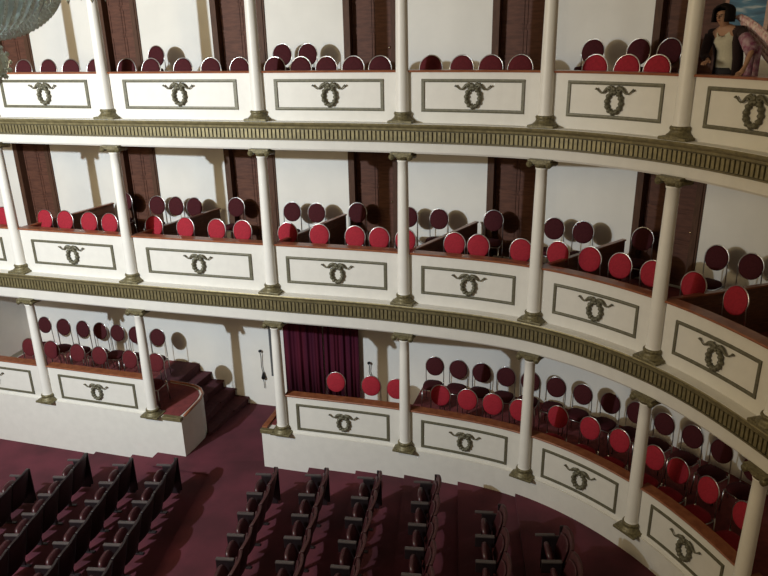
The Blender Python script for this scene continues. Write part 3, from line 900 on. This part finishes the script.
# hair: a full dark bob round the head
hc = hd1 - PO + V(.012, .008, .015)
mb = MB(); n, lv = 22, 9; vs = []
for j in range(lv+1):
    f = j/lv; z = .125*math.cos(f*PI*.62) if f < .8 else .125*math.cos(.8*PI*.62) - (f-.8)*.42
    rr = .118*min(1, math.sin(min(1, f+.08)*PI*.62)*1.06) + .012*f
    for k in range(n):
        a = -PI*.79 + 2*PI*.79*k/(n-1)
        if f < .42: a = -PI + 2*PI*k/(n-1)
        dirn = -FW*math.cos(a) + SD*math.sin(a)
        p = hc + dirn*rr*(1+.05*math.sin(k*2.3)) + V(0, 0, z)
        vs.append(p)
vs2 = [hc + (p-hc)*.84 for p in vs]
nb = len(vs); fs = []
for j in range(lv):
    for k in range(n-1):
        a = j*n+k; fs.append((a, a+1, a+1+n, a+n)); fs.append((nb+a+n, nb+a+1+n, nb+a+1, nb+a))
for k in range(n-1):
    a = lv*n+k; fs.append((a, a+1, nb+a+1, nb+a))
for j in range(lv):
    a = j*n; fs.append((a, a+n, nb+a+n, nb+a)); a += n-1; fs.append((a, nb+a, nb+a+n, a+n))
mb.add(vs+vs2, fs, True)
mb.ball(hc + V(0, 0, .10), (.06, .06, .035), 12, 6)
mb.build('hair', M['hair'], person)
fc = hd1 - PO + FW*.086
mb = MB()
for s_ in (-1, 1):
    mb.ball(fc + SD*.030*s_ + V(0, 0, .0), (.012, .012, .007), 8, 5); mb.tube([fc + SD*.018*s_ + V(0, 0, .02), fc + SD*.045*s_ + V(0, 0, .018)], .004, 6)
mb.build('eyes', M['hair'], person)
mb = MB(); mb.tube([fc + V(0, 0, .012), fc + FW*.012 + V(0, 0, -.018), fc + FW*.016 + V(0, 0, -.028)], [.007, .010, .012], 8); mb.build('nose', M['skin'], person)
mb = MB(); mb.tube([fc + SD*-.020 + FW*-.004 + V(0, 0, -.052), fc + FW*.002 + V(0, 0, -.052), fc + SD*.020 + FW*-.004 + V(0, 0, -.052)], [.003, .006, .003], 6)
mb.build('mouth', mat('lip', (.28, .08, .07), .5), person)
def loft(rings, a0=0.0, a1=2*PI, n=28, th=.008, dip=None):
    """rings: (centre, half width, half depth); shell from angle a0 to a1 (0 = front)"""
    mb = MB(); closed = abs(a1-a0-2*PI) < 1e-6; vs = []; vi = []
    for j, (c, wv, dv_) in enumerate(rings):
        for k in range(n):
            a = a0 + (a1-a0)*k/(n if closed else n-1)
            p = c - PO + FW*math.cos(a)*dv_ + SD*math.sin(a)*wv
            if dip and j == len(rings)-1: p = p + V(0, 0, -dip*max(0, math.cos(a))**3) + FW*.02*max(0, math.cos(a))**3
            q = c - PO + FW*math.cos(a)*(dv_-th) + SD*math.sin(a)*(wv-th)
            if dip and j == len(rings)-1: q = q + V(0, 0, -dip*max(0, math.cos(a))**3) + FW*.02*max(0, math.cos(a))**3
            vs.append(p); vi.append(q)
    nb = len(vs); fs = []; kk = n if closed else n-1
    for j in range(len(rings)-1):
        for k in range(kk):
            a = j*n+k; b_ = j*n+(k+1) % n
            fs.append((a, b_, b_+n, a+n)); fs.append((nb+a+n, nb+b_+n, nb+b_, nb+a))
    for j in (0, len(rings)-1):
        for k in range(kk):
            a = j*n+k; b_ = j*n+(k+1) % n; fs.append((a, nb+a, nb+b_, b_))
    if not closed:
        for j in range(len(rings)-1):
            a = j*n; fs.append((a, a+n, nb+a+n, nb+a)); a += n-1; fs.append((a, nb+a, nb+a+n, a+n))
    return mb.add(vs+vi, fs, True)
loft([(pel+V(0, 0, -.03), .165, .125), (spn+V(0, 0, -.04), .140, .115), (spn+V(0, 0, .05), .145, .122), (chs+V(0, 0, -.03), .158, .140), (chs+V(0, 0, .045), .150, .118), (nkb+V(.01, .005, -.005), .105, .085)], dip=.085).build('tank_top', M['tank'], person)
mb = loft([(pel+V(0, 0, -.16), .19, .13), (spn+V(.01, 0, -.04), .180, .135), (chs+V(.01, 0, -.03), .19, .135), (chs+V(.01, 0, .05), .185, .118), (nkb+V(.02, .01, .03), .085, .085)], .72, 2*PI-.72, th=.012)
mb.tube([shR-PO, (shR+elR)/2-PO, elR-PO, (elR+wrR)/2-PO, elR*.25+wrR*.75-PO], [.066, .060, .054, .048, .042], 12)
mb.tube([shL-PO, (shL+elL)/2-PO], [.066, .062], 12)
for sh in (shR, shL):
    mb.tube([nkb*.62+sh*.38+V(.015, .01, -.005)-PO, sh+V(0, 0, .0)-PO], [.060, .068], 12)
mb.build('cardigan', M['cardigan'], person)
mb = MB(); mb.tube([(shL*.75+elL*.25)-PO, (shL+elL)/2-PO, (shL*.25+elL*.75)-PO, elL*.95+wrL*.05-PO], [.068, .074, .078, .072], 12)
# plaid cloth falling from the left arm behind the forearm
g = []
for j in range(7):
    f = j/6
    for k in range(9):
        h = k/8
        g.append(V(4.38+.10*h+.02*math.sin(k*1.9), 8.72-.13*h+.02*math.cos(k*2.3), -.20-.40*f+.02*h) - PO)
g2 = [p + V(.02, .03, 0) for p in g]; nb = len(g); fs = []
for j in range(6):
    for k in range(8):
        a = j*9+k; fs.append((a, a+1, a+10, a+9)); fs.append((nb+a+9, nb+a+10, nb+a+1, nb+a))
for j in range(6):
    a = j*9; fs.append((a, a+9, nb+a+9, nb+a)); a += 8; fs.append((a, nb+a, nb+a+9, a+9))
for k in range(8):
    fs.append((k, nb+k, nb+k+1, k+1)); a = 54+k; fs.append((a, a+1, nb+a+1, nb+a))
mb.add(g+g2, fs, True)
mb.build('plaid_sleeve', M['plaid'], person, label='purple plaid cloth hanging from the arm')
mb = MB()
for (h_, kx, ft) in ((hipR, V(4.31, 9.19, -.85), V(4.34, 9.21, -1.17)), (hipL, V(4.41, 9.01, -.85), V(4.44, 9.03, -1.17))):
    mb.tube([h_+V(0, 0, .10)-PO, h_-PO, kx-PO, ft-PO], [.09, .102, .078, .062], 12)
mb.tube([pel+V(0, 0, .02)-PO, pel+V(0, 0, -.10)-PO], [.15, .15], 16)
mb.build('trousers', M['trousers'], person)
# light jacket carried over the shoulder
jo = V(4.40, 8.93, .08)
mb = MB()
pts = [(4.31, 9.00, .135), (4.36, 8.96, .13), (4.42, 8.90, .085), (4.50, 8.80, .00), (4.57, 8.70, -.10), (4.64, 8.60, -.20)]
for dx, dz, r_ in ((0, 0, .8), (.03, -.06, .75), (.05, -.13, .7), (.06, -.20, .6), (.0, .035, .45)):
    mb.tube([V(*p)+V(dx, 0, dz*(i/5)**.5*1.3)-PO for i, p in enumerate(pts)], [.022*r_, .05*r_, .055*r_, .06*r_, .068*r_, .06*r_], 10, squash=.9)
mb.build('shoulder_jacket', M['pinkwhite'], person, label='pink and white jacket slung over the shoulder')
